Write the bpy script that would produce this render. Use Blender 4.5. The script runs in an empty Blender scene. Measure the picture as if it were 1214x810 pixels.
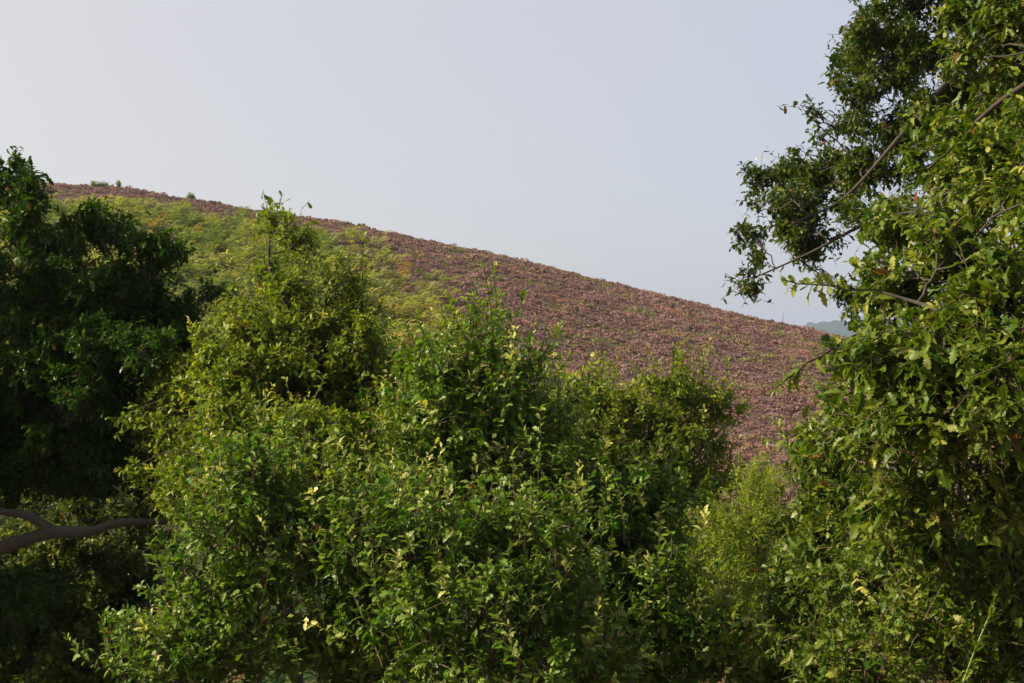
import bpy, math
import numpy as np

R = math.radians
sc = bpy.context.scene
COL = sc.collection
rng = np.random.default_rng(7)

# ---------------------------------------------------------------- camera
F = 1686.0                      # focal length in photo pixels (50 mm on 36 mm, 1214 px wide)
CX, CY = 607.0, 405.0
cam = bpy.data.cameras.new('camera')
cam.lens = 50.0
cam.sensor_width = 36.0
cam.clip_start = 0.05
cam.clip_end = 20000.0
cam_ob = bpy.data.objects.new('camera', cam)
COL.objects.link(cam_ob)
cam_ob.location = (0, 0, 0)
cam_ob.rotation_euler = (R(90), 0, 0)
sc.camera = cam_ob

# ---------------------------------------------------------------- sky and sun
SUN_AZ = R(-99)                 # measured from the view direction (+Y), negative = left
SUN_EL = R(33)
world = bpy.data.worlds.new('World')
sc.world = world
world.use_nodes = True
nt = world.node_tree
nt.nodes.clear()
wo = nt.nodes.new('ShaderNodeOutputWorld')
bg = nt.nodes.new('ShaderNodeBackground')
sky = nt.nodes.new('ShaderNodeTexSky')
sky.sky_type = 'NISHITA'
sky.sun_disc = False
sky.sun_elevation = SUN_EL
sky.sun_rotation = SUN_AZ
sky.altitude = 100
sky.air_density = 1.0
sky.dust_density = 2.5
sky.ozone_density = 1.5
veil = nt.nodes.new('ShaderNodeMix')
veil.data_type = 'RGBA'
veil.inputs['Factor'].default_value = 0.65
nt.links.new(sky.outputs[0], veil.inputs[6])
# thin high cloud veil in front of the blue, paler and warmer towards the sun
tcw = nt.nodes.new('ShaderNodeTexCoord')
dotn = nt.nodes.new('ShaderNodeVectorMath'); dotn.operation = 'DOT_PRODUCT'
nt.links.new(tcw.outputs['Generated'], dotn.inputs[0])
dotn.inputs[1].default_value = (math.sin(R(-82)) * math.cos(R(38)), math.cos(R(-82)) * math.cos(R(38)), math.sin(R(38)))
mr = nt.nodes.new('ShaderNodeMapRange')
mr.inputs['From Min'].default_value = -.25; mr.inputs['From Max'].default_value = .5
nt.links.new(dotn.outputs['Value'], mr.inputs['Value'])
vc = nt.nodes.new('ShaderNodeMix'); vc.data_type = 'RGBA'
nt.links.new(mr.outputs[0], vc.inputs[0])
vc.inputs[6].default_value = (4.7, 5.1, 6.2, 1); vc.inputs[7].default_value = (7.3, 6.75, 6.6, 1)
nt.links.new(vc.outputs[2], veil.inputs[7])
nt.links.new(veil.outputs[2], bg.inputs['Color'])
bg.inputs['Strength'].default_value = 0.056
nt.links.new(bg.outputs[0], wo.inputs['Surface'])

sun = bpy.data.lights.new('sun', 'SUN')
sun.energy = 5.0
sun.angle = R(0.6)
sun.color = (1.0, 0.85, 0.62)
sun_ob = bpy.data.objects.new('sun', sun)
COL.objects.link(sun_ob)
sv = np.array([math.sin(SUN_AZ) * math.cos(SUN_EL), math.cos(SUN_AZ) * math.cos(SUN_EL), math.sin(SUN_EL)])
from mathutils import Vector
sun_ob.rotation_euler = Vector(-sv).to_track_quat('-Z', 'Y').to_euler()

vs = sc.view_settings
vs.view_transform = 'Standard'
vs.look = 'None'
vs.exposure = 1.2
vs.gamma = 1.0
vs.use_curve_mapping = False
sc.cycles.max_bounces = 8
sc.cycles.diffuse_bounces = 3
sc.cycles.glossy_bounces = 2
sc.cycles.transmission_bounces = 4
sc.cycles.volume_bounces = 0
sc.cycles.transparent_max_bounces = 8
sc.cycles.sample_clamp_indirect = 4.0

# ---------------------------------------------------------------- helpers
def unit(v):
    return v / np.maximum(np.linalg.norm(v, axis=-1, keepdims=True), 1e-9)

def at(px, py, d):
    return np.array([(px - CX) / F * d, d, (CY - py) / F * d])

def rand_dirs(n):
    return unit(rng.normal(size=(n, 3)))

_ph = rng.uniform(0, 6.28, (6, 5))
def fbm(x, y, scale, octaves=4, seed=0):
    """cheap smooth noise in about -1..1"""
    out = np.zeros_like(x, dtype=float)
    a, tot = 1.0, 0.0
    f = 1.0 / scale
    r2 = np.random.default_rng(100 + seed)
    for o in range(octaves):
        s = np.zeros_like(out)
        for k in range(4):
            th = r2.uniform(0, 6.28); p = r2.uniform(0, 6.28); q = r2.uniform(.7, 1.4)
            s = s + np.sin((x * math.cos(th) + y * math.sin(th)) * f * 6.28 * q + p
                           + 1.3 * np.sin((x * math.sin(th) - y * math.cos(th)) * f * 4.1 + q * 9))
        out += a * s / 2.4
        tot += a
        a *= .55; f *= 2.07
    return out / tot

class MB:
    """collects vertex / quad arrays, builds ONE mesh object"""
    def __init__(self):
        self.v, self.f, self.c, self.m, self.n = [], [], [], [], 0
    def add(self, verts, quads, col=None, mat=0):
        verts = np.asarray(verts, dtype=np.float32).reshape(-1, 3)
        quads = np.asarray(quads, dtype=np.int32).reshape(-1, 4)
        if col is None:
            col = np.zeros((len(verts), 4), np.float32)
        self.v.append(verts); self.f.append(quads + self.n)
        self.c.append(np.asarray(col, np.float32).reshape(-1, 4))
        self.m.append(np.full(len(quads), mat, np.int32))
        self.n += len(verts)
    def build(self, name, mats, parent=None, smooth=True, offset=(0, 0, 0)):
        V = np.concatenate(self.v) - np.asarray(offset, np.float32)
        Q = np.concatenate(self.f); C = np.concatenate(self.c); M = np.concatenate(self.m)
        me = bpy.data.meshes.new(name)
        tri = Q[:, 3] == Q[:, 2]                        # quads whose last index repeats are triangles
        cnt = np.where(tri, 3, 4).astype(np.int32)
        start = np.concatenate([[0], np.cumsum(cnt)[:-1]]).astype(np.int32)
        keep = np.ones(Q.shape, bool); keep[tri, 3] = False
        loops = Q[keep].astype(np.int32)
        me.vertices.add(len(V)); me.loops.add(len(loops)); me.polygons.add(len(Q))
        me.vertices.foreach_set('co', V.ravel())
        me.loops.foreach_set('vertex_index', loops)
        me.polygons.foreach_set('loop_start', start)
        me.polygons.foreach_set('loop_total', cnt)
        me.polygons.foreach_set('material_index', M)
        me.polygons.foreach_set('use_smooth', np.full(len(Q), smooth, bool))
        at_ = me.attributes.new('tone', 'FLOAT_COLOR', 'POINT')
        at_.data.foreach_set('color', C.ravel())
        for m in (mats if isinstance(mats, (list, tuple)) else [mats]):
            me.materials.append(m)
        me.update(calc_edges=True)
        ob = bpy.data.objects.new(name, me)
        COL.objects.link(ob)
        if parent is not None:
            ob.parent = parent
        return ob

def thing(name, label, cat, loc, group=None):
    o = bpy.data.objects.new(name, None)
    o.empty_display_size = .3
    COL.objects.link(o)
    o.location = tuple(float(a) for a in loc)
    o['label'] = label; o['category'] = cat
    if group: o['group'] = group
    return o

def tubes(mb, P, rad, sides=5, mat=0, col=None):
    """P (N,K,3) polylines, rad (N,K)"""
    P = np.asarray(P, float); N, K, _ = P.shape
    rad = np.broadcast_to(np.asarray(rad, float), (N, K))
    T = np.gradient(P, axis=1)
    T = unit(T)
    ref = np.where(np.abs(T[..., 2:3]) > .9, np.array([1., 0, 0]), np.array([0, 0, 1.]))
    A = unit(np.cross(T, ref)); B = np.cross(T, A)
    ang = np.arange(sides) / sides * 2 * math.pi
    ring = P[:, :, None, :] + rad[:, :, None, None] * (np.cos(ang)[None, None, :, None] * A[:, :, None, :]
                                                       + np.sin(ang)[None, None, :, None] * B[:, :, None, :])
    idx = np.arange(N * K * sides).reshape(N, K, sides)
    q = np.stack([idx[:, :-1, :], np.roll(idx, -1, 2)[:, :-1, :], np.roll(idx, -1, 2)[:, 1:, :], idx[:, 1:, :]], -1)
    mb.add(ring.reshape(-1, 3), q.reshape(-1, 4), None if col is None else np.broadcast_to(col, (N * K * sides, 4)), mat)

def curve(a, b, K=7, bend=None, wob=.0):
    """bezier-like arc from a to b (N,3)->(N,K,3)"""
    a = np.atleast_2d(a); b = np.atleast_2d(b)
    t = np.linspace(0, 1, K)[None, :, None]
    L = np.linalg.norm(b - a, axis=1)[:, None, None]
    P = a[:, None] * (1 - t) + b[:, None] * t
    if bend is None:
        bend = np.zeros_like(a)
    P = P + np.atleast_2d(bend)[:, None] * (4 * t * (1 - t)) * L
    if wob:
        w = rng.normal(size=P.shape) * wob * L * np.sin(t * math.pi)
        P = P + w
    return P

# ---------------------------------------------------------------- leaf shapes: stations (t, half width)
def template(st):
    t = np.array([s[0] for s in st]); w = np.array([s[1] for s in st]); n = len(t)
    T = np.concatenate([t, t, t]); W = np.concatenate([np.zeros(n), w, -w])
    q = []
    for i in range(n - 1):
        q.append((i, i + 1, n + i + 1, n + i))
        q.append((i + 1, i, 2 * n + i, 2 * n + i + 1))
    return T, W, np.array(q)
LOBED = template([(0, .02), (.1, .07), (.2, .16), (.27, .09), (.38, .24), (.46, .12), (.58, .30), (.66, .15),
                  (.76, .25), (.83, .14), (.92, .15), (1.0, .03)])
OAK = template([(0, .03), (.24, .19), (.34, .11), (.56, .31), (.68, .16), (.82, .24), (1.0, .05)])
OVAL = template([(0, .02), (.3, .26), (.65, .30), (1.0, .03)])
NARROW = template([(0, .04), (.4, .12), (1.0, .02)])

def add_leaves(mb, base, d, nrm, size, tone, shape, mat=0):
    """base,d,nrm (N,3); size (N,); tone (N,4)"""
    T, W, q = shape
    N = len(base)
    d = unit(d)
    nrm = unit(nrm - (nrm * d).sum(1, keepdims=True) * d)
    side = np.cross(d, nrm)
    fold = rng.uniform(-.1, .75, N); curl = rng.uniform(-.25, .85, N); tw = rng.normal(0, .35, N); wf = rng.uniform(.75, 1.2, N)
    ripple = rng.uniform(-.5, .5, N)
    t = T[None, :]; w = W[None, :] * wf[:, None]
    z = fold[:, None] * np.abs(w) - curl[:, None] * t * t + tw[:, None] * w * t + ripple[:, None] * np.sin(t * 11) * np.abs(w)
    v = base[:, None] + size[:, None, None] * (d[:, None] * t[..., None] + side[:, None] * w[..., None] + nrm[:, None] * z[..., None])
    nv = len(T)
    quads = q[None] + (np.arange(N) * nv)[:, None, None]
    mb.add(v.reshape(-1, 3), quads.reshape(-1, 4), np.repeat(tone, nv, axis=0), mat)

def leaves_on_paths(mb, P, nleaf, size, shape, s0=.06, young0=.0, young1=.25, droop=.25, spread=1.0, upn=1.0, tone_shift=0., twigr=.0024, tonejit=.22):
    """leaves set spirally along N polylines (N,K,3); twigs are added too"""
    N, K, _ = P.shape
    s = np.linspace(s0, 1, nleaf)[None, :] ** .8 + rng.uniform(-.04, .04, (N, nleaf))
    s = np.clip(s, 0, 1)
    f = s * (K - 1); i = np.minimum(f.astype(int), K - 2); fr = (f - i)[..., None]
    ar = np.arange(N)[:, None]
    pos = P[ar, i] * (1 - fr) + P[ar, i + 1] * fr
    tg = unit(P[ar, i + 1] - P[ar, i])
    phi = rng.uniform(0, 6.28, (N, 1)) + np.arange(nleaf)[None, :] * 2.4 + rng.normal(0, .3, (N, nleaf))
    ref = np.where(np.abs(tg[..., 2:3]) > .9, np.array([1., 0, 0]), np.array([0, 0, 1.]))
    A = unit(np.cross(tg, ref)); B = np.cross(tg, A)
    perp = np.cos(phi)[..., None] * A + np.sin(phi)[..., None] * B
    along = (.35 + 1.0 * s ** 2)[..., None]
    d = tg * along + perp * spread + np.array([0, 0, -1.]) * droop * rng.uniform(0, 1.6, (N, nleaf, 1)) + rng.normal(0, .15, (N, nleaf, 3))
    nr = np.array([0, 0, 1.]) * upn + tg * .5 + rng.normal(0, .4, (N, nleaf, 3))
    sz = size * rng.uniform(.6, 1.2, (N, nleaf)) * (1 - .35 * s ** 3)
    tw = rng.normal(.5 + tone_shift, tonejit * .55, (N, 1)) + rng.normal(0, tonejit, (N, nleaf))
    yo = young0 + (young1 - young0) * s ** 2 * rng.choice([.1, .5, 1.7], (N, 1), p=[.55, .3, .15]) + rng.normal(0, .09, (N, nleaf)) + rng.normal(0, .06, (N, 1))  # pale tips: new growth, also painted in place of gloss highlights
    br = (rng.random((N, nleaf)) < .012).astype(float) * rng.uniform(.4, 1, (N, nleaf))
    tone = np.stack([np.clip(tw, 0, 1), np.clip(yo, 0, 1), br, np.ones_like(br)], -1)
    n = N * nleaf
    add_leaves(mb, pos.reshape(n, 3), d.reshape(n, 3), nr.reshape(n, 3), sz.reshape(n), tone.reshape(n, 4), shape, 0)
    tubes(mb, P, np.linspace(twigr, twigr * .5, K)[None, :], 3, 1)

# ---------------------------------------------------------------- materials
def mat_new(name):
    m = bpy.data.materials.new(name); m.use_nodes = True
    n = m.node_tree; n.nodes.clear()
    return m, n

def N(n, t, **kw):
    x = n.nodes.new(t)
    for k, v in kw.items(): setattr(x, k, v)
    return x

def mixrgb(n, fac, a, b):
    m = N(n, 'ShaderNodeMix', data_type='RGBA')
    for s, i in ((fac, 0), (a, 6), (b, 7)):
        if isinstance(s, bpy.types.NodeSocket): n.links.new(s, m.inputs[i])
        elif i == 0: m.inputs[0].default_value = s
        else: m.inputs[i].default_value = (*s, 1)
    return m.outputs[2]

def leaf_mat(name, dark, light, young, brown=(.16, .06, .02), transl=.38, rough=.34, spec=.5, tcol=(1.15, 1.25, .30)):
    m, n = mat_new(name)
    a = N(n, 'ShaderNodeAttribute', attribute_name='tone')
    sep = N(n, 'ShaderNodeSeparateColor'); n.links.new(a.outputs['Color'], sep.inputs[0])
    c = mixrgb(n, sep.outputs[0], dark, light)
    c = mixrgb(n, sep.outputs[1], c, young)
    c = mixrgb(n, sep.outputs[2], c, brown)
    tc = N(n, 'ShaderNodeVectorMath', operation='MULTIPLY'); n.links.new(c, tc.inputs[0]); tc.inputs[1].default_value = tcol
    p = N(n, 'ShaderNodeBsdfPrincipled'); n.links.new(c, p.inputs['Base Color'])
    p.inputs['Roughness'].default_value = rough; p.inputs['Specular IOR Level'].default_value = spec
    t = N(n, 'ShaderNodeBsdfTranslucent'); n.links.new(tc.outputs[0], t.inputs[0])
    mx = N(n, 'ShaderNodeMixShader'); mx.inputs[0].default_value = transl
    n.links.new(p.outputs[0], mx.inputs[1]); n.links.new(t.outputs[0], mx.inputs[2])
    o = N(n, 'ShaderNodeOutputMaterial'); n.links.new(mx.outputs[0], o.inputs[0])
    return m

def bark_mat(name, a, b, scale=14):
    m, n = mat_new(name)
    tc = N(n, 'ShaderNodeTexCoord')
    ns = N(n, 'ShaderNodeTexNoise'); ns.inputs['Scale'].default_value = scale; ns.inputs['Detail'].default_value = 6
    n.links.new(tc.outputs['Object'], ns.inputs['Vector'])
    c = mixrgb(n, ns.outputs[0], a, b)
    p = N(n, 'ShaderNodeBsdfPrincipled'); n.links.new(c, p.inputs['Base Color']); p.inputs['Roughness'].default_value = .9
    bp = N(n, 'ShaderNodeBump'); bp.inputs['Strength'].default_value = .8; bp.inputs['Distance'].default_value = .02
    n.links.new(ns.outputs[0], bp.inputs['Height']); n.links.new(bp.outputs[0], p.inputs['Normal'])
    o = N(n, 'ShaderNodeOutputMaterial'); n.links.new(p.outputs[0], o.inputs[0])
    return m

M_OAK_SHADED = leaf_mat('oak_leaf_shaded_green', (.010, .038, .002), (.036, .088, .003), (.15, .19, .02), transl=.34, spec=.12)  # oak leaf copy with the left tree's shade put into its colour
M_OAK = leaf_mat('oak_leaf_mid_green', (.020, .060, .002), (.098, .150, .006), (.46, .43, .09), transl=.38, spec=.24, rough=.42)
M_OAK_OLIVE_SHADED = leaf_mat('oak_leaf_shaded_olive', (.015, .044, .002), (.080, .115, .006), (.34, .31, .06), transl=.36, spec=.22)  # olive leaf darkened to carry the shade of far oak and understory
M_SCRUB = leaf_mat('scrub_leaf_green', (.014, .072, .001), (.112, .202, .004), (.52, .50, .17), transl=.38, spec=.26, rough=.42)
M_YELLOW = leaf_mat('sapling_leaf_yellow_green', (.040, .095, .003), (.185, .235, .006), (.48, .46, .10), transl=.40, spec=.22, rough=.42)
M_WILLOW = leaf_mat('willow_leaf_pale_green', (.16, .24, .018), (.30, .37, .036), (.46, .48, .09), transl=.5, rough=.5, spec=.15)
M_BRACKEN = leaf_mat('bracken_frond_green', (.060, .100, .018), (.205, .250, .056), (.39, .36, .12), (.26, .13, .045), transl=.40, rough=.6, spec=.15)
M_UNDER = leaf_mat('undergrowth_green', (.014, .045, .005), (.05, .095, .012), (.12, .14, .03), transl=.3, rough=.6, spec=.2)
M_HEATHER = leaf_mat('heather_sprig', (.092, .055, .046), (.335, .203, .186), (.17, .19, .05), (.30, .165, .105), transl=.2, rough=.9, spec=.05, tcol=(1, 1, 1))
M_BARK = bark_mat('oak_bark', (.014, .011, .008), (.062, .048, .033))
M_TWIG = bark_mat('twig_bark', (.045, .032, .016), (.11, .078, .040), 30)
M_GREENSTEM = bark_mat('green_stem', (.09, .14, .03), (.15, .20, .05), 30)

def ground_material():
    m, n = mat_new('moorland_soil')
    tc = N(n, 'ShaderNodeTexCoord')
    big = N(n, 'ShaderNodeTexNoise'); big.inputs['Scale'].default_value = .09; big.inputs['Detail'].default_value = 6
    fine = N(n, 'ShaderNodeTexNoise'); fine.inputs['Scale'].default_value = 2.4; fine.inputs['Detail'].default_value = 8
    for x in (big, fine): n.links.new(tc.outputs['Object'], x.inputs['Vector'])
    c = mixrgb(n, fine.outputs[0], (.055, .038, .028), (.15, .10, .085))
    rp = N(n, 'ShaderNodeValToRGB'); rp.color_ramp.elements[0].position = .5; rp.color_ramp.elements[1].position = .68
    n.links.new(big.outputs[0], rp.inputs[0])
    c = mixrgb(n, rp.outputs[0], c, (.07, .075, .028))
    p = N(n, 'ShaderNodeBsdfPrincipled'); n.links.new(c, p.inputs['Base Color']); p.inputs['Roughness'].default_value = .95
    p.inputs['Specular IOR Level'].default_value = .1
    bp = N(n, 'ShaderNodeBump'); bp.inputs['Strength'].default_value = .7; bp.inputs['Distance'].default_value = .15
    n.links.new(fine.outputs[0], bp.inputs['Height']); n.links.new(bp.outputs[0], p.inputs['Normal'])
    o = N(n, 'ShaderNodeOutputMaterial'); n.links.new(p.outputs[0], o.inputs[0])
    return m

# ---------------------------------------------------------------- terrain
SKX = np.array([-900, -300, -100, 45, 150, 300, 400, 500, 600, 700, 800, 900, 960, 985, 1060, 1200, 1400, 2200])
SKY = np.array([215, 205, 208, 219, 226, 252, 265, 287, 307, 332, 356, 382, 392, 400, 425, 470, 530, 640])
Y0, Y1, EF = 38.0, 130.0, -.158
def height(x, y):
    x = np.asarray(x, float); y = np.asarray(y, float)
    # near ground falling away from the viewer into a shallow valley
    g = np.interp(y, [-40, 1.5, 5, 12, 22, 38], [-1.4, -1.7, -3.0, -5.0, -5.9, -6.0])
    az = x / np.maximum(y, 12.0) * F + CX
    es = (CY - np.interp(az, SKX, SKY)) / F
    t = np.clip((y - Y0) / (Y1 - Y0), 0, 6)
    S = np.where(t < 1, 1 - (1 - t) ** 2, 1 - .55 * (t - 1) ** 2)
    h = y * (EF + (es - EF) * S)
    h = np.maximum(h, -22.0 + 3 * fbm(x, y, 400, 2, 3))
    z = np.where(y < Y0, g, h)
    amp = np.clip((y - 25) / 40, 0, 1) * np.clip((400 - y) / 200, 0, 1)
    return z + amp * (.14 * fbm(x, y, 9, 3, 1)) + .05 * fbm(x, y, 2.5, 2, 2) * np.clip((300 - y) / 100, 0, 1)

ay = np.concatenate([np.linspace(-.55, .45, 260)])
ay = np.concatenate([np.linspace(-4, -.6, 40), ay, np.linspace(.5, 4, 40)])
yy = np.concatenate([np.linspace(-40, 36, 40), np.linspace(38, 150, 230), np.geomspace(152, 8800, 70)])
A_, Y_ = np.meshgrid(ay, yy)
X_ = np.clip(A_ * (np.maximum(Y_, -38) + 42), -9000 + 30 * A_, 9000 + 30 * A_)
Z_ = height(X_, Y_)
gm = MB()
idx = np.arange(A_.size).reshape(A_.shape)
gm.add(np.stack([X_, Y_, Z_], -1), np.stack([idx[:-1, :-1], idx[:-1, 1:], idx[1:, 1:], idx[1:, :-1]], -1))
ground = gm.build('ground', ground_material())
ground['kind'] = 'structure'
HX, HY = X_, Y_

# far wooded ridge beyond the shoulder of the hill
fm, fn = mat_new('far_wood_green')
_p = N(fn, 'ShaderNodeBsdfPrincipled'); _p.inputs['Roughness'].default_value = 1; _p.inputs['Specular IOR Level'].default_value = 0
_ns = N(fn, 'ShaderNodeTexNoise'); _ns.inputs['Scale'].default_value = .03; _tc = N(fn, 'ShaderNodeTexCoord')
fn.links.new(_tc.outputs['Object'], _ns.inputs['Vector'])
fn.links.new(mixrgb(fn, _ns.outputs[0], (.014, .024, .018), (.035, .05, .032)), _p.inputs['Base Color'])
fn.links.new(_p.outputs[0], N(fn, 'ShaderNodeOutputMaterial').inputs[0])
u = np.linspace(-1400, 2600, 900); v = np.linspace(0, 1, 26)
U, Vv = np.meshgrid(u, v)
rx = U; ry = 2300 + Vv * 700
top = np.interp(U, [-1400, 300, 480, 540, 600, 700, 1200, 2600], [-22, -10, 10, 24, 33, 31, 26, 18])
prof = np.sin(np.clip(Vv * 1.9, 0, 1) * math.pi / 2) ** .8 * np.where(Vv > .6, np.cos((Vv - .6) * 3), 1)
rz = -24 + (top + 24) * prof + np.abs(fbm(rx, ry, 60, 3, 9)) * 9 * np.clip(Vv * 6, 0, 1) + fbm(rx, ry, 300, 2, 8) * 4 * np.clip(Vv * 4, 0, 1)
fb = MB(); idx = np.arange(U.size).reshape(U.shape)
fb.add(np.stack([rx, ry, rz], -1), np.stack([idx[:-1, :-1], idx[:-1, 1:], idx[1:, 1:], idx[1:, :-1]], -1))
fr = fb.build('far_hills', fm); fr['kind'] = 'structure'

# ---------------------------------------------------------------- heather and bracken on the hill (uncountable ground cover)
def project(x, y, z):
    return CX + F * x / y, CY - F * z / y

BRX = np.array([-600, -100, 60, 140, 230, 300, 370, 420, 445, 470, 520, 545, 560])
BRY = np.array([238, 236, 241, 238, 252, 264, 280, 302, 322, 336, 356, 385, 520])
def bracken_cover(x, y, z):
    """1 where the bracken bank lies, 0 in the heather"""
    px, py = project(x, y, z)
    edge = np.interp(px, BRX, BRY, right=2000)
    e = (py - edge) + np.clip((132 - y) / 35, .15, 1) * (11 * fbm(x, y, 7, 3, 21) + 5 * fbm(x, y, 2.5, 2, 22)) - 10
    return e

def sample_hill(n, amin, amax, ymin, ymax):
    # even in area: y density ~ y
    y = np.sqrt(rng.uniform(ymin ** 2, ymax ** 2, n)); a = rng.uniform(amin, amax, n)
    x = a * y
    return x, y, height(x, y)

def heather():
    n = 74000
    x, y, z = sample_hill(n, -.46, .36, 40, 146)
    e = bracken_cover(x, y, z)
    keep = (e < 0) | (rng.random(n) < .18)
    x, y, z = x[keep], y[keep], z[keep]; n = len(x)
    K = 34
    rad = rng.uniform(.13, .31, n) * (1 + .3 * fbm(x, y, 5, 2, 31) + .7 * np.maximum(fbm(x, y, 4.3, 2, 32) - .25, 0))
    rad = rad * np.where((rng.random(n) < .035) & (y > 112), 1.5, 1)
    hgt = rad * rng.uniform(.55, .95, n)
    phi = rng.uniform(0, 6.28, (n, K)); ct = rng.uniform(.02, 1, (n, K)) ** .8
    st = np.sqrt(1 - ct ** 2)
    d = np.stack([np.cos(phi) * st, np.sin(phi) * st, ct], -1)
    sc_ = np.stack([rad, rad, hgt], -1)[:, None, :]
    c = np.stack([x, y, z - .04], -1)[:, None, :]
    ax = unit(np.array([0, 0, .55]) + d * .55 + rng.normal(0, .5, (n, K, 3)))
    surf = c + d * sc_ * rng.uniform(.82, 1.05, (n, K, 1))
    ln_ = rad[:, None, None] * rng.uniform(.24, .46, (n, K, 1))
    base = surf - ax * ln_ * .6; tip = surf + ax * ln_ * .5
    side = unit(np.cross(ax, d)) * (rad[:, None, None] * rng.uniform(.10, .22, (n, K, 1)))
    mid = base * .4 + tip * .6
    v = np.stack([base, mid + side, tip, mid - side], 2)           # (n,K,4,3)
    lowf = np.clip(.5 + .5 * fbm(x, y, 16, 3, 33), 0, 1); hif = rng.uniform(0, 1, n)
    bloom = np.clip(.10 + .50 * np.clip(.5 + .8 * fbm(x, y, 3.2, 3, 34), 0, 1) + .30 * lowf + .20 * hif, 0, 1)[:, None] * (.45 + .55 * ct) + rng.normal(0, .05, (n, K))  # bloom tone; clump shadows painted in as dark undersides and patches
    green = ((fbm(x * .55 + y * .2, y, 5, 3, 35) + rng.normal(0, .26, n)) > .43).astype(float)[:, None] * rng.uniform(.4, 1, (n, 1)) + np.zeros((n, K))
    px, py = project(x, y, z)
    rusty = np.clip(fbm(x, y, 11, 3, 37) * 1.1 - .35 + rng.normal(0, .22, n), 0, .7)[:, None] + np.zeros((n, K))
    tone = np.stack([np.clip(bloom, 0, 1), np.clip(green, 0, 1), np.clip(rusty, 0, 1), np.ones((n, K))], -1)
    tv = np.repeat(tone[:, :, None, :], 4, 2).copy()
    tv[:, :, 0, 0] *= .35                                              # woody base of each sprig
    mb = MB(); q = np.arange(n * K * 4).reshape(-1, 4)
    mb.add(v.reshape(-1, 3), q, tv.reshape(-1, 4))
    o = mb.build('heather', M_HEATHER); o['kind'] = 'stuff'
    o['label'] = 'pinkish purple heather in bloom covering the open hillside'; o['category'] = 'heather'
heather()

def fronds(mb, base, dirh, L, rise, tone, npin=9):
    """arching fern fronds, N at a time"""
    n = len(base)
    t = np.linspace(0, 1, npin + 2)[None, :, None]
    up = np.array([0, 0, 1.])
    P = base[:, None] + L[:, None, None] * (dirh[:, None] * (t ** 1.3) * .85 + up * (rise[:, None, None] * (1.35 * t - .85 * t ** 2.2)))
    T = unit(np.gradient(P, axis=1))
    S = unit(np.cross(T, up[None, None]))
    Nn = np.cross(S, T)
    s = np.linspace(0, 1, npin + 2)
    w = np.where(s < .25, 0, np.sin(np.clip((s - .2) / .8, 0, 1) * math.pi) ** .6 * (1.15 - s) * .48)
    for sg in (-1, 1):
        for k in range(2, npin + 1):
            ln = (w[k] * L * rng.uniform(.8, 1.15, n))[:, None]
            b = P[:, k]; half = T[:, k] * (L * .030)[:, None]
            tip = b + sg * S[:, k] * ln + T[:, k] * ln * .45 - Nn[:, k] * ln * rng.uniform(-.1, .35, (n, 1))
            mid = b + sg * S[:, k] * ln * .5 + T[:, k] * ln * .18
            v = np.stack([b - half * .6, mid - half * 1.1, tip, mid + half * 1.3], 1)
            mb.add(v, np.arange(n * 4).reshape(-1, 4), np.repeat(tone, 4, 0), 0)
    tubes(mb, P[:, ::2], np.linspace(.006, .002, len(s[::2]))[None], 3, 0, None)

def bracken():
    n = 7600
    x, y, z = sample_hill(n, -.44, .02, 44, 127)
    e = bracken_cover(x, y, z)
    dens = fbm(x, y, 6, 3, 41)
    keep = (e > 0) & (rng.random(n) < np.clip(.75 + .7 * dens, .08, 1))
    x, y = x[keep], y[keep]
    m = 260                                         # stragglers among the heather
    ex, ey, ez = sample_hill(m, -.2, .12, 60, 112)
    ee = bracken_cover(ex, ey, ez); k2 = (ee > -45) & (ee < 5)
    x = np.concatenate([x, ex[k2]]); y = np.concatenate([y, ey[k2]])
    n = len(x); K = 9
    size = rng.uniform(.85, 1.6, n) * (1 + .3 * fbm(x, y, 5, 2, 45))
    px, py = project(x, y, height(x, y))
    yel = np.clip(.20 + .55 * fbm(x, y, 8, 3, 47) + .18 * (px > 400) + rng.normal(0, .14, n), 0, 1)
    brn = np.clip((rng.random(n) < .06 + .16 * (px > 420)) * rng.uniform(.3, .9, n), 0, 1)
    tn = rng.normal(.5, .2, n)
    rp = lambda a: np.repeat(a, K)
    X = rp(x) + rng.normal(0, .22, n * K); Yy = rp(y) + rng.normal(0, .22, n * K); Z = height(X, Yy)
    th = rng.uniform(0, 6.28, n * K)
    dirh = unit(np.stack([np.cos(th) + .10, np.sin(th) - .20, np.zeros(n * K)], -1))
    L = rp(size) * rng.uniform(.55, 1.0, n * K)
    rise = rng.uniform(1.0, 1.9, n * K)
    tone = np.stack([np.clip(rp(tn) + rng.normal(0, .15, n * K), 0, 1), np.clip(rp(yel) + rng.normal(0, .1, n * K), 0, 1), rp(brn), np.ones(n * K)], -1)
    mb = MB(); fronds(mb, np.stack([X, Yy, Z], -1), dirh, L, rise, tone)
    o = mb.build('bracken', M_BRACKEN, smooth=False); o['kind'] = 'stuff'
    o['label'] = 'yellowing green bracken bank on the left of the hillside'; o['category'] = 'bracken'
bracken()

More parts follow.
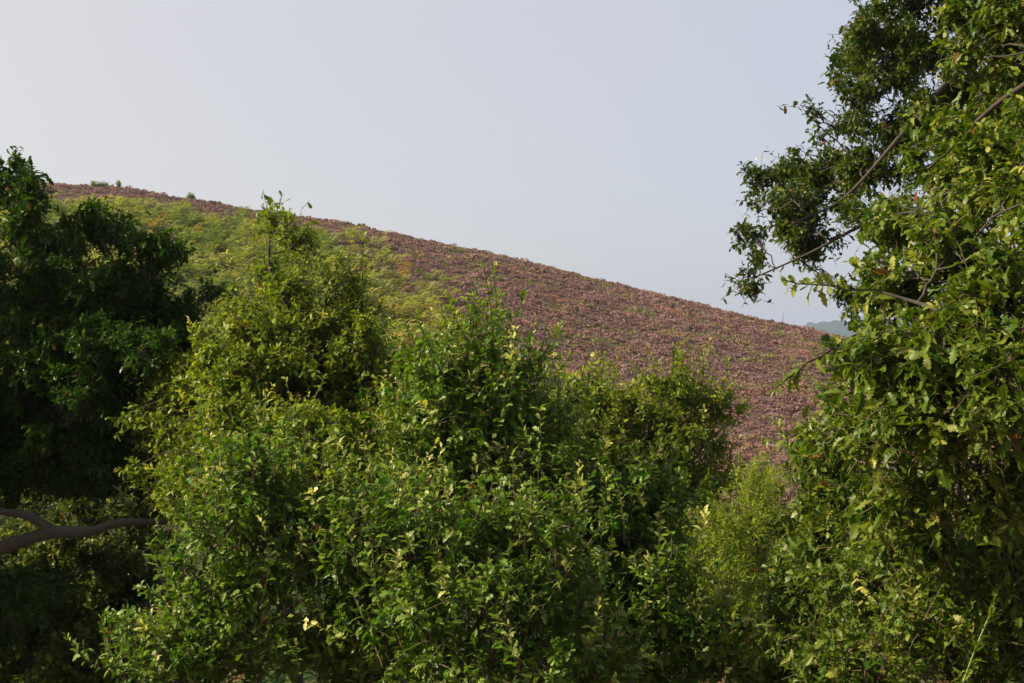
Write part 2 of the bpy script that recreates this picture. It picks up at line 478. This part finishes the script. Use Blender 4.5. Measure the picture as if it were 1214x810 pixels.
def undergrowth():
    n = 9000
    y = rng.uniform(15, 46, n); x = rng.uniform(-.75, .65, n) * (y + 4); z = height(x, y)
    th = rng.uniform(0, 6.28, n); dirh = np.stack([np.cos(th), np.sin(th), np.zeros(n)], -1)
    L = rng.uniform(.7, 1.5, n)
    tone = np.stack([np.clip(rng.normal(.3, .25, n), 0, 1), np.clip(rng.normal(.15, .15, n), 0, 1), (rng.random(n) < .06) * .6, np.ones(n)], -1)
    mb = MB(); fronds(mb, np.stack([x, y, z], -1), dirh, L, rng.uniform(.4, .9, n), tone)
    o = mb.build('undergrowth', M_UNDER, smooth=False); o['kind'] = 'stuff'
    o['label'] = 'green fern undergrowth on the valley floor between the bushes and the hill'; o['category'] = 'undergrowth'
undergrowth()

# ---------------------------------------------------------------- trees and shrubs
def foliage(mb, clumps, leaf, shape, lai, L=(.18, .38), per=8, upb=.25, young=(.0, .25), subs=14, subr=.42, tone_shift=0., droop=.25, spread=1., shell=.5, thin=None):
    """clumps: (centre(3), radii(3)).  Returns sub-cluster centres per clump."""
    out = []
    for c, r in clumps:
        k = max(4, int(subs * rng.uniform(.8, 1.2)))
        dirs = rand_dirs(k)
        sc_ = c + dirs * r * rng.uniform(.3, 1.15, (k, 1))
        sr = r * subr * rng.uniform(.5, 1.2, (k, 1))
        area = math.pi * r[0] * r[2]
        nt_ = max(6, int(lai * area / (leaf * leaf * .30) / per))
        si = rng.integers(0, k, nt_)
        dn = unit(rand_dirs(nt_) + np.array([0, 0, .2]))
        tip = sc_[si] + sr[si] * dn * rng.uniform(shell, 1.08, (nt_, 1))
        outw = unit((tip - c) / r)
        td = unit(dn * .7 + outw * .5 + np.array([0, 0, upb]) + rng.normal(0, .25, (nt_, 3)))
        ln = rng.uniform(L[0], L[1], nt_)
        P = curve(tip - td * ln[:, None], tip, 4, bend=np.array([0, 0, .06]) + rng.normal(0, .06, (nt_, 3)))
        leaves_on_paths(mb, P, per, leaf, shape, young0=young[0], young1=young[1], tone_shift=tone_shift, droop=droop, spread=spread)
        out.append((c, sc_))
    return out

def px_clumps(lst, d, depth_f=1.0, jit=.03, grow=1.15, back=True):
    res = []
    for e in lst:
        px, py, rx, ry = e[:4]; dd = e[4] if len(e) > 4 else d * (1 + rng.uniform(-jit, jit))
        c = at(px, py, dd)
        r = np.array([rx, (rx + ry) / 2 * depth_f, ry]) / F * dd * grow
        res.append((c, r))
        if back and rx > 30:                       # the crown goes on behind
            res.append((c + np.array([rng.normal(0, .25) * r[0], r[1] * rng.uniform(1.0, 1.7), -.25 * r[2]]), r * .95))
    return res

def make_tree(name, label, cat, clumps, base_xy, mats, leaf, shape, lai, trunk_r=.16, top=None, stems=False,
              shoots=(), autoshoots=0, shoot_len=(.3, .6), shoot_leaf=None, limbs=(), group=None, parts=('trunk', 'crown'), one_wood=False, branch_r=.03, shoot_young=(.15, .9), trunk_fork=.5, **kw):
    """clumps in world metres; one Empty at the base with trunk, branches and crown below it"""
    bx, by = base_xy
    base = np.array([bx, by, float(height(np.array([bx]), np.array([by]))[0]) - .05])
    root = thing(name, label, cat, base, group)
    cb = MB()
    info = foliage(cb, clumps, leaf, shape, lai, **kw)
    if autoshoots:
        for c, r in clumps:
            m = rng.poisson(autoshoots) if r[0] > .19 else 0
            if m == 0: continue
            a = rng.uniform(0, 6.28, m); q = np.sqrt(rng.uniform(0, .98, m))
            b = c + np.stack([np.cos(a) * q * r[0], np.sin(a) * q * r[1], r[2] * (np.sqrt(1 - q * q) * rng.uniform(-.7, 1, m) * .8 - .25)], -1)
            ln = rng.uniform(*shoot_len, m) * rng.uniform(.5, 1.1, m)
            tipd = unit(np.array([0, 0, 1.]) + unit((b - c) / r) * rng.uniform(0, .8, (m, 1)) + rng.normal(0, .22, (m, 3)))
            P = curve(b, b + tipd * ln[:, None], 6, bend=rng.normal(0, .05, (m, 3)))
            leaves_on_paths(cb, P, 15, (shoot_leaf or leaf * .95), shape, young0=shoot_young[0] - .15, young1=shoot_young[1] * .75, droop=-.05, spread=.8, upn=.8, twigr=.0045)
    for (p, q_, nl, lf) in shoots:
        P = curve(p, q_, 9, bend=rng.normal(0, .03, (1, 3)), wob=.012)
        leaves_on_paths(cb, P, nl, lf, shape, s0=.3, young0=.1, young1=.6, droop=.1, spread=.9, twigr=.007)
    tb = MB(); bb = tb if one_wood else MB()
    cen = np.array([c for c, r in clumps])
    nodes, nrad = [], []
    if stems:
        order = np.argsort(rng.random(len(cen)))[:max(4, len(cen) // 4)]
        for o_ in order:
            c = cen[o_]
            b0 = base + np.array([rng.normal(0, .18), rng.normal(0, .18), 0])
            b0 = b0 + (np.array([c[0], c[1], b0[2]]) - b0) * .35 + np.array([0, .45, 0])
            P = curve(b0, c, 12, bend=np.array([0, .08, .08]) + rng.normal(0, .05, 3), wob=.015)
            ra = np.linspace(trunk_r, .009, 12)
            tubes(tb, P, ra[None], 6); nodes += list(P[0][3:]); nrad += list(ra[3:])
    else:
        tp = np.array(top if top is not None else cen.mean(0))
        TP = curve(base, tp, 14, bend=rng.normal(0, .02, 3), wob=.012)[0]
        rad = np.linspace(trunk_r, trunk_r * .3, 14); rad[0] *= 1.5; rad[1] *= 1.12
        tubes(tb, TP[None], rad[None], 12); nodes += list(TP[4:]); nrad += list(rad[4:])
    for pts, rr in limbs:
        pts = np.array(pts)
        t = np.linspace(0, len(pts) - 1, 26); i = np.minimum(t.astype(int), len(pts) - 2); f = (t - i)[:, None]
        # catmull-rom
        p0 = pts[np.maximum(i - 1, 0)]; p1 = pts[i]; p2 = pts[i + 1]; p3 = pts[np.minimum(i + 2, len(pts) - 1)]
        P = .5 * (2 * p1 + (p2 - p0) * f + (2 * p0 - 5 * p1 + 4 * p2 - p3) * f ** 2 + (3 * p1 - p0 - 3 * p2 + p3) * f ** 3)
        ra = np.interp(t, np.arange(len(rr)), rr) * (1 + .10 * np.sin(t * 9) * rng.uniform(.5, 1, 26))
        if one_wood: nodes += list(P[6:]); nrad += list(ra[6:])
        lb = tb if one_wood else MB()
        tubes(lb, P[None], ra[None], 10)
        if not one_wood: lb.build('limb', mats[1], root, offset=base)
    hub = np.array(nodes[len(nodes) // 3])
    for ci in np.argsort(np.linalg.norm(cen - hub, axis=1)):
        c, sub = info[ci]
        A0 = np.array(nodes); dist = np.linalg.norm(A0 - c, axis=1)
        k = int(np.argmin(dist + 1.2 * np.maximum(A0[:, 2] - c[2] + .1, 0)))
        P = curve(A0[k], c, 9, bend=np.array([0, 0, .06]) + rng.normal(0, .07, 3), wob=.025)
        ra = np.linspace(min(nrad[k] * .75, max(branch_r * .5, .011 * dist[k])), .007, 9)
        tubes(bb, P, ra[None], 6)
        nodes += list(P[0][2:]); nrad += list(ra[2:])
        src = P[0][rng.integers(3, 9, len(sub))]
        tubes(bb, curve(src, sub, 7, bend=rng.normal(0, .10, (len(sub), 3)), wob=.025), np.linspace(.0075, .003, 7)[None], 4)
    tb.build(parts[0], mats[1], root, offset=base)
    if not one_wood: bb.build('branches', mats[1] if not stems else M_TWIG, root, offset=base)
    cb.build(parts[1], [mats[0], M_TWIG], root, offset=base, smooth=False)
    return root

def ground_z(x, y):
    return float(height(np.array([x]), np.array([y]))[0])

# --- dark oak on the left, trunk just out of the picture
kl = px_clumps([(8, 224, 36, 38), (32, 222, 22, 26), (28, 262, 24, 22), (108, 264, 42, 22), (55, 285, 45, 22), (178, 288, 40, 24), (55, 335, 75, 42), (150, 340, 65, 40),
                (212, 372, 40, 30), (252, 342, 20, 11), (60, 405, 80, 45), (150, 420, 75, 42), (225, 415, 36, 24), (50, 485, 70, 45), (140, 490, 60, 38),
                (195, 455, 40, 30), (30, 560, 50, 34), (105, 560, 60, 30), (40, 700, 45, 25), (-65, 295, 55, 55),
                (-70, 350, 70, 70), (-70, 470, 70, 60), (-160, 300, 90, 90), (-150, 420, 80, 80), (-260, 200, 90, 80), (-270, 340, 90, 80), (-230, 480, 90, 70), (-120, 560, 70, 50), (-380, 260, 90, 90), (-370, 420, 90, 80), (-250, 560, 80, 60), (-20, 720, 60, 50), (-130, 690, 70, 70), (-60, 570, 70, 45), (105, 385, 55, 40), (40, 445, 60, 45), (110, 455, 60, 40), (90, 530, 70, 38), (20, 520, 60, 40), (-150, 480, 90, 70), (-200, 620, 80, 60)], 14.0, 1.2, .05, grow=.98)  # the outermost left clumps are out of view, added for shade
kl += px_clumps([(-200, 260, 110, 90, 13.6), (-330, 330, 120, 110, 13.7), (-210, 420, 100, 90, 13.5), (-330, 520, 110, 90, 13.5), (-200, 560, 90, 70, 13.4), (-420, 200, 110, 90, 13.8), (-480, 330, 110, 110, 13.6), (-460, 480, 110, 90, 13.4), (-330, 620, 100, 80, 13.2), (-190, 430, 100, 90, 12.2), (-240, 520, 100, 80, 12.2), (-130, 520, 70, 55, 12.4)], 13.5, grow=1.05, back=False)  # unseen clumps added left of frame to shade the oak and its limb
D = 14.0
b = at(-150, 700, D)
make_tree('oak_tree', 'large dark green oak in shade at the left edge with a thick bare limb', 'oak tree', kl, (b[0], D), (M_OAK_SHADED, M_BARK), .085, OAK, 7.5,
          trunk_r=.26, top=at(-110, 300, D), branch_r=.05, young=(-.05, .12), tone_shift=-.05,
          limbs=[([at(-140, 700, D), at(-60, 672, 13.8), at(0, 650, 12.8), at(60, 632, 12.5), at(108, 630, 12.4), at(140, 620, 12.4), at(205, 618, 12.5), at(235, 608, 12.7)], [.12, .085, .064, .054, .046, .035, .025, .011]),
                 ([at(62, 630, 12.5), at(35, 612, 12.5), at(0, 606, 12.5), at(-50, 590, 12.5)], [.05, .04, .03, .02])])

# --- understory behind and below it
kj = px_clumps([(120, 540, 70, 45), (210, 560, 50, 50), (50, 640, 60, 45), (130, 640, 60, 45), (40, 700, 60, 50), (120, 720, 70, 50), (60, 790, 80, 40), (170, 700, 40, 45), (150, 800, 60, 40), (-50, 700, 70, 80), (20, 745, 80, 50, 15.6), (110, 790, 80, 45, 15.2), (-30, 800, 80, 50, 15.2), (170, 760, 50, 45, 15.4)], 17.0)
b = at(60, 900, 17)
make_tree('hazel_bush', 'sunlit bush glimpsed behind the dark oak at the lower left', 'bush', kj, (b[0], 17), (M_OAK_OLIVE_SHADED, M_BARK), .085, OVAL, 5.5, one_wood=True, trunk_r=.02, stems=True, parts=('stems', 'foliage'), young=(0, .3))  # darker olive leaves stand in for the shade under the oak

# --- sapling with the tall leader
ka = px_clumps([(328, 264, 20, 16), (354, 286, 20, 14), (318, 312, 15, 16), (340, 334, 22, 15), (312, 252, 8, 8), (412, 340, 27, 17), (290, 365, 24, 17), (345, 352, 30, 20), (380, 385, 48, 32), (305, 395, 48, 32), (250, 425, 42, 32),
                (340, 430, 65, 42), (425, 425, 36, 42), (270, 475, 55, 42), (380, 480, 65, 42), (455, 480, 36, 36), (230, 530, 46, 36), (320, 545, 75, 40), (420, 550, 60, 40), (440, 440, 44, 40), (470, 520, 45, 45), (300, 440, 60, 40), (200, 470, 45, 40), (390, 430, 50, 40), (300, 505, 70, 40, 11.9), (390, 520, 60, 40, 11.7), (225, 565, 55, 40, 11.9), (450, 545, 50, 40, 11.5), (310, 570, 70, 36, 11.3)], 13.0)
b = at(340, 900, 13)
make_tree('oak_sapling', 'yellow green young oak with one slender leader rising above its crown', 'young oak', ka, (b[0], 13), (M_YELLOW, M_BARK), .075, OAK, 4.6,
          one_wood=True, trunk_r=.075, top=at(345, 400, 13), autoshoots=8, shoot_len=(.25, .6), young=(0, .3), branch_r=.02,
          shoots=[(at(322, 275, 13), at(334, 232, 13), 14, .065), (at(330, 270, 13), at(322, 236, 13), 8, .06), (at(345, 295, 13), at(365, 268, 13), 8, .06)],
          limbs=[([at(345, 400, 13), at(336, 350, 13), at(321, 322, 13), at(319, 296, 13), at(322, 270, 13), at(326, 250, 13)], [.024, .017, .014, .012, .009, .006])])

# --- spreading young oak behind, right of centre
kc = px_clumps([(690, 468, 36, 24), (735, 488, 36, 26), (680, 520, 42, 36), (800, 458, 34, 18), (845, 478, 34, 20), (782, 500, 46, 34), (832, 515, 30, 26), (755, 540, 60, 38), (810, 565, 45, 30), (720, 560, 45, 40), (680, 580, 50, 45), (770, 600, 55, 45), (650, 510, 45, 45)], 14.5)
b = at(770, 900, 14.5)
make_tree('oak_sapling', 'spreading young oak with a flat top standing before the heather, right of centre', 'young oak', kc, (b[0], 14.5), (M_YELLOW, M_BARK), .075, OAK, 3.2,
          one_wood=True, trunk_r=.07, top=at(775, 520, 14.5), autoshoots=11, shoot_len=(.3, .6), young=(0, .28), branch_r=.02,
          shoots=[(at(826, 475, 14.3), at(831, 408, 14.3), 14, .075), (at(800, 460, 14.4), at(790, 440, 14.4), 6, .06)])

# --- central bush
kb = px_clumps([(572, 415, 30, 30), (535, 440, 34, 38), (602, 455, 36, 40), (560, 492, 60, 45), (635, 500, 36, 34), (500, 515, 46, 42), (560, 560, 75, 48), (640, 555, 50, 42), (478, 575, 46, 45), (520, 480, 40, 42), (450, 605, 46, 42), (600, 600, 60, 45), (520, 620, 60, 45)], 11.5)
b = at(560, 950, 11.5)
make_tree('oak_bush', 'tall bush at the centre with pale upright shoots against the heather', 'bush', kb, (b[0], 11.5), (M_SCRUB, M_BARK), .085, OAK, 2.9,
          trunk_r=.02, stems=True, parts=('stems', 'foliage'), autoshoots=17, shoot_len=(.35, .8), young=(0, .22), tone_shift=.05,
          shoots=[(at(568, 400, 11.3), at(562, 352, 11.3), 14, .06), (at(600, 420, 11.4), at(606, 358, 11.4), 12, .055), (at(628, 470, 11.4), at(658, 398, 11.4), 18, .06), (at(520, 440, 11.4), at(498, 385, 11.4), 14, .06), (at(640, 440, 11.4), at(652, 368, 11.4), 8, .05)])

# --- dark bush right of centre
kf = px_clumps([(720, 585, 46, 40), (775, 590, 42, 42), (740, 660, 60, 50), (798, 685, 32, 44), (765, 740, 60, 50), (835, 760, 40, 40), (790, 805, 60, 35), (690, 650, 50, 45), (700, 740, 50, 50)], 11.0)
b = at(770, 1000, 11)
make_tree('oak_bush', 'deep green shaded bush just left of the pale willow', 'bush', kf, (b[0], 11), (M_SCRUB, M_BARK), .085, OAK, 3.4,
          trunk_r=.02, stems=True, parts=('stems', 'foliage'), autoshoots=11, young=(0, .15), tone_shift=-.12)

# --- pale willow
kg = px_clumps([(868, 590, 66, 44), (830, 645, 45, 60), (895, 645, 45, 50), (925, 605, 30, 36), (860, 690, 50, 40), (920, 690, 40, 40)], 19.0)
b = at(870, 720, 19)
make_tree('willow_bush', 'pale yellow green willow bush with fine upright leaves at the foot of the heather', 'willow bush', kg, (b[0], 19), (M_WILLOW, M_TWIG), .08, NARROW, 4.5,
          trunk_r=.02, stems=True, parts=('stems', 'foliage'), L=(.35, .7), per=14, upb=1.6, spread=.45, droop=-.1, young=(0, .3), autoshoots=10, shoot_len=(.4, .8), shoot_young=(.1, .5))

# --- front scrub
kd = px_clumps([(266, 622, 42, 40), (330, 615, 56, 40), (228, 695, 36, 44), (290, 690, 58, 48), (380, 660, 56, 48), (250, 770, 58, 48), (350, 760, 65, 48), (430, 725, 48, 48), (425, 795, 60, 40), (170, 790, 42, 42), (420, 610, 50, 42), (300, 560, 60, 40), (430, 660, 50, 45)], 10.0)
b = at(320, 1050, 10)
make_tree('oak_bush', 'leafy front bush with whitish shoot tips at the lower left of centre', 'bush', kd, (b[0], 10), (M_SCRUB, M_BARK), .08, OAK, 2.9,
          trunk_r=.018, stems=True, parts=('stems', 'foliage'), autoshoots=17, shoot_len=(.3, .7), young=(0, .2))
ke = px_clumps([(480, 640, 46, 42), (560, 635, 56, 42), (640, 645, 48, 42), (500, 720, 56, 48), (590, 710, 58, 48), (670, 710, 46, 48), (520, 790, 66, 40), (620, 785, 60, 42), (700, 795, 42, 40)], 9.5)
b = at(580, 1050, 9.5)
make_tree('oak_bush', 'nearest leafy bush with cream tipped shoots at the bottom centre', 'bush', ke, (b[0], 9.5), (M_SCRUB, M_BARK), .08, OAK, 2.9,
          trunk_r=.018, stems=True, parts=('stems', 'foliage'), autoshoots=17, shoot_len=(.3, .7), young=(0, .2),
          shoots=[(at(660, 690, 9.3), at(655, 590, 9.3), 18, .07), (at(612, 620, 9.4), at(608, 542, 9.4), 14, .05), (at(740, 640, 9.6), at(732, 575, 9.6), 14, .05)])

# --- lower right scrub
kh = px_clumps([(990, 520, 36, 40), (1005, 580, 55, 48), (975, 625, 36, 40), (1010, 660, 66, 48), (965, 705, 48, 44), (905, 770, 48, 36), (965, 765, 75, 48), (900, 805, 60, 30)], 10.5)
b = at(960, 1000, 10.5)
make_tree('oak_bush', 'olive green oak scrub between the pale willow and the near oak', 'bush', kh, (b[0], 10.5), (M_OAK, M_BARK), .08, OAK, 4.4,
          trunk_r=.02, stems=True, parts=('stems', 'foliage'), autoshoots=2, young=(0, .2), spread=1.1)
ki = px_clumps([(1110, 645, 62, 40), (1195, 655, 55, 50), (1150, 735, 66, 46), (1065, 775, 62, 42), (1205, 795, 60, 40), (1000, 805, 50, 36), (1280, 730, 60, 70), (1045, 690, 60, 48, 9.4), (1110, 710, 60, 50, 9.0), (1180, 700, 60, 50, 9.0)], 8.2)
b = at(1140, 1100, 8.2)
make_tree('oak_bush', 'low oak scrub in the bottom right corner', 'bush', ki, (b[0], 8.2), (M_OAK, M_BARK), .085, LOBED, 4.2,
          trunk_r=.018, stems=True, parts=('stems', 'foliage'), autoshoots=2.5, young=(0, .2))

# --- far oak at the upper right
km = px_clumps([(1030, 35, 34, 40), (1016, 105, 32, 32), (962, 128, 14, 8), (988, 185, 48, 30), (905, 208, 28, 15), (935, 245, 48, 30), (885, 275, 24, 18), (965, 285, 32, 18), (890, 335, 14, 20), (900, 310, 12, 14),
                (1065, 50, 42, 45), (1080, 135, 40, 36), (1040, 195, 42, 36), (1025, 250, 30, 20), (1125, 25, 50, 40), (1003, 350, 16, 24), (1150, 100, 60, 50), (1070, -50, 56, 50), (1130, -70, 70, 60), (1200, 0, 60, 70), (1200, 180, 70, 60)], 15.0, 1.2, .05)
b = at(1250, 700, 15.5)
make_tree('oak_tree', 'tall oak at the upper right whose dark spreading branches reach out against the sky', 'oak tree', km, (b[0], 15.5), (M_OAK_OLIVE_SHADED, M_BARK), .085, OAK, 4.2,
          one_wood=True, trunk_r=.24, top=at(1220, 20, 15.3), branch_r=.03, young=(-.05, .12), tone_shift=-.15,
          limbs=[([at(1240, 60, 15.4), at(1180, 55, 15), at(1120, 100, 14.8), at(1060, 170, 14.7), at(1000, 235, 14.7), at(940, 265, 14.7)], [.05, .035, .028, .022, .014, .008]),
                 ([at(1230, 230, 15.4), at(1130, 240, 15), at(1040, 260, 14.8), at(960, 300, 14.8), at(893, 330, 14.8)], [.04, .03, .02, .013, .007])])

# --- near oak at the right edge
kn = px_clumps([(1218, 60, 46, 55, 9.5), (1130, 165, 52, 46, 10), (1185, 190, 55, 60, 8), (1075, 255, 42, 34, 9.5), (1150, 290, 65, 50, 7.5), (1062, 335, 48, 34, 7.6), (1190, 350, 60, 55, 6.6), (1110, 400, 75, 52, 6.6),
                (1035, 415, 34, 42, 7.2), (1185, 470, 60, 55, 6.3), (1205, 425, 55, 48, 6.6), (1140, 455, 55, 45, 7.2), (1095, 490, 66, 46, 6.8), (1020, 500, 40, 40, 8), (1165, 570, 66, 50, 7), (1075, 585, 56, 42, 8),
                (1290, 200, 80, 90, 7), (1310, 400, 80, 90, 6.6), (1290, 560, 80, 80, 6.8), (1270, -40, 80, 80, 8.5), (1240, -60, 60, 50, 9)], 7.0)
b = at(1480, 800, 7.6)
make_tree('oak_tree', 'near oak at the right edge with large lobed leaves catching the sun', 'oak tree', kn, (b[0], 7.6), (M_OAK, M_BARK), .090, LOBED, 6.4,
          one_wood=True, trunk_r=.2, top=at(1420, 0, 8), branch_r=.02, young=(0, .3), L=(.16, .34), per=7, droop=.4,
          shoots=[(at(1050, 345, 7.2), at(932, 333, 7.0), 26, .085), (at(1020, 395, 7.0), at(918, 462, 6.8), 24, .085), (at(1100, 200, 8), at(1150, 150, 7.8), 10, .08)],
          limbs=[([at(1400, 420, 7.6), at(1290, 400, 7.0), at(1180, 390, 6.8), at(1090, 360, 7.1), at(1040, 345, 7.2)], [.08, .04, .02, .01, .005]),
                 ([at(1420, 60, 8), at(1300, 60, 8.6), at(1200, 110, 9), at(1130, 170, 9.6)], [.035, .025, .018, .01])])

# ---------------------------------------------------------------- tall green weed stalk, lower right
sx = at(1122, 790, 7.2)
gz = ground_z(sx[0], 7.2)
wr = thing('willowherb', 'bright green leafy weed stalk leaning right in front of the corner scrub', 'weed stalk', (sx[0] - .15, 7.2, gz))
off = np.array([sx[0] - .15, 7.2, gz])
wb = MB(); P = curve(off, at(1178, 718, 7.1), 12, bend=np.array([-.06, 0, .02]))
leaves_on_paths(wb, np.repeat(P, 2, 0), 60, .085, NARROW, s0=.3, young0=-.1, young1=.15, spread=.9, droop=0., twigr=.006)
wb.build('leaves', [M_YELLOW, M_GREENSTEM], wr, offset=off)
sb = MB(); tubes(sb, P, np.linspace(.009, .004, 12)[None], 6); sb.build('stem', M_GREENSTEM, wr, offset=off)

# ---------------------------------------------------------------- small saplings on the crest of the hill
def crest_bush(px, h, w, label, bare=False, dy=0., name='birch_sapling', cat='sapling'):
    y = 128.5 + dy; x = (px - CX) / F * y; z = ground_z(x, y)
    o = np.array([x, y, z])
    r_ = thing(name, label, cat, o)
    mb = MB(); P = curve(o, o + np.array([rng.normal(0, .1), 0, h]), 6, wob=.03)
    tubes(mb, P, np.linspace(.04, .012, 6)[None], 5); mb.build('stem', M_TWIG, r_, offset=o)
    if not bare:
        cb = MB(); m = int(60 * w * h) + 24
        dn = rand_dirs(m); tip = o + np.array([0, 0, h * .55]) + dn * np.array([w / 2, w / 2, h * .5]) * rng.uniform(.4, 1, (m, 1))
        leaves_on_paths(cb, curve(tip - dn * .2, tip, 3), 6, .12, OVAL, twigr=.006); cb.build('foliage', [M_YELLOW, M_TWIG], r_, offset=o)
crest_bush(112, .7, 1.0, 'low leafy sapling on the skyline right of the dark oak, first of a small row')
crest_bush(122, .75, 1.3, 'rounded green sapling on the skyline, middle of the small row right of the dark oak')
crest_bush(141, .95, .7, 'thin upright sapling on the skyline at the right end of the small row')
crest_bush(226, .8, 1.2, 'small dark bush on the skyline left of the slender leader')
crest_bush(928, 1.3, .3, 'bare thin sapling stem on the skyline beside the far blue hills', bare=True)

# ---------------------------------------------------------------- haze
hz = MB()
x0, x1, y0, y1, z0, z1 = -9400, 9400, -60, 9400, -32, 42
vv = np.array([[x, y, z] for z in (z0, z1) for y in (y0, y1) for x in (x0, x1)], float)
hz.add(vv, [(0, 2, 3, 1), (4, 5, 7, 6), (0, 1, 5, 4), (2, 6, 7, 3), (0, 4, 6, 2), (1, 3, 7, 5)])
hm, hn = mat_new('haze_air')
pv = N(hn, 'ShaderNodeVolumePrincipled'); pv.inputs['Color'].default_value = (.60, .75, 1.0, 1); pv.inputs['Density'].default_value = .0002; pv.inputs['Anisotropy'].default_value = .3
ho = N(hn, 'ShaderNodeOutputMaterial'); hn.links.new(pv.outputs[0], ho.inputs['Volume'])
h = hz.build('haze', hm, smooth=False); h['kind'] = 'stuff'
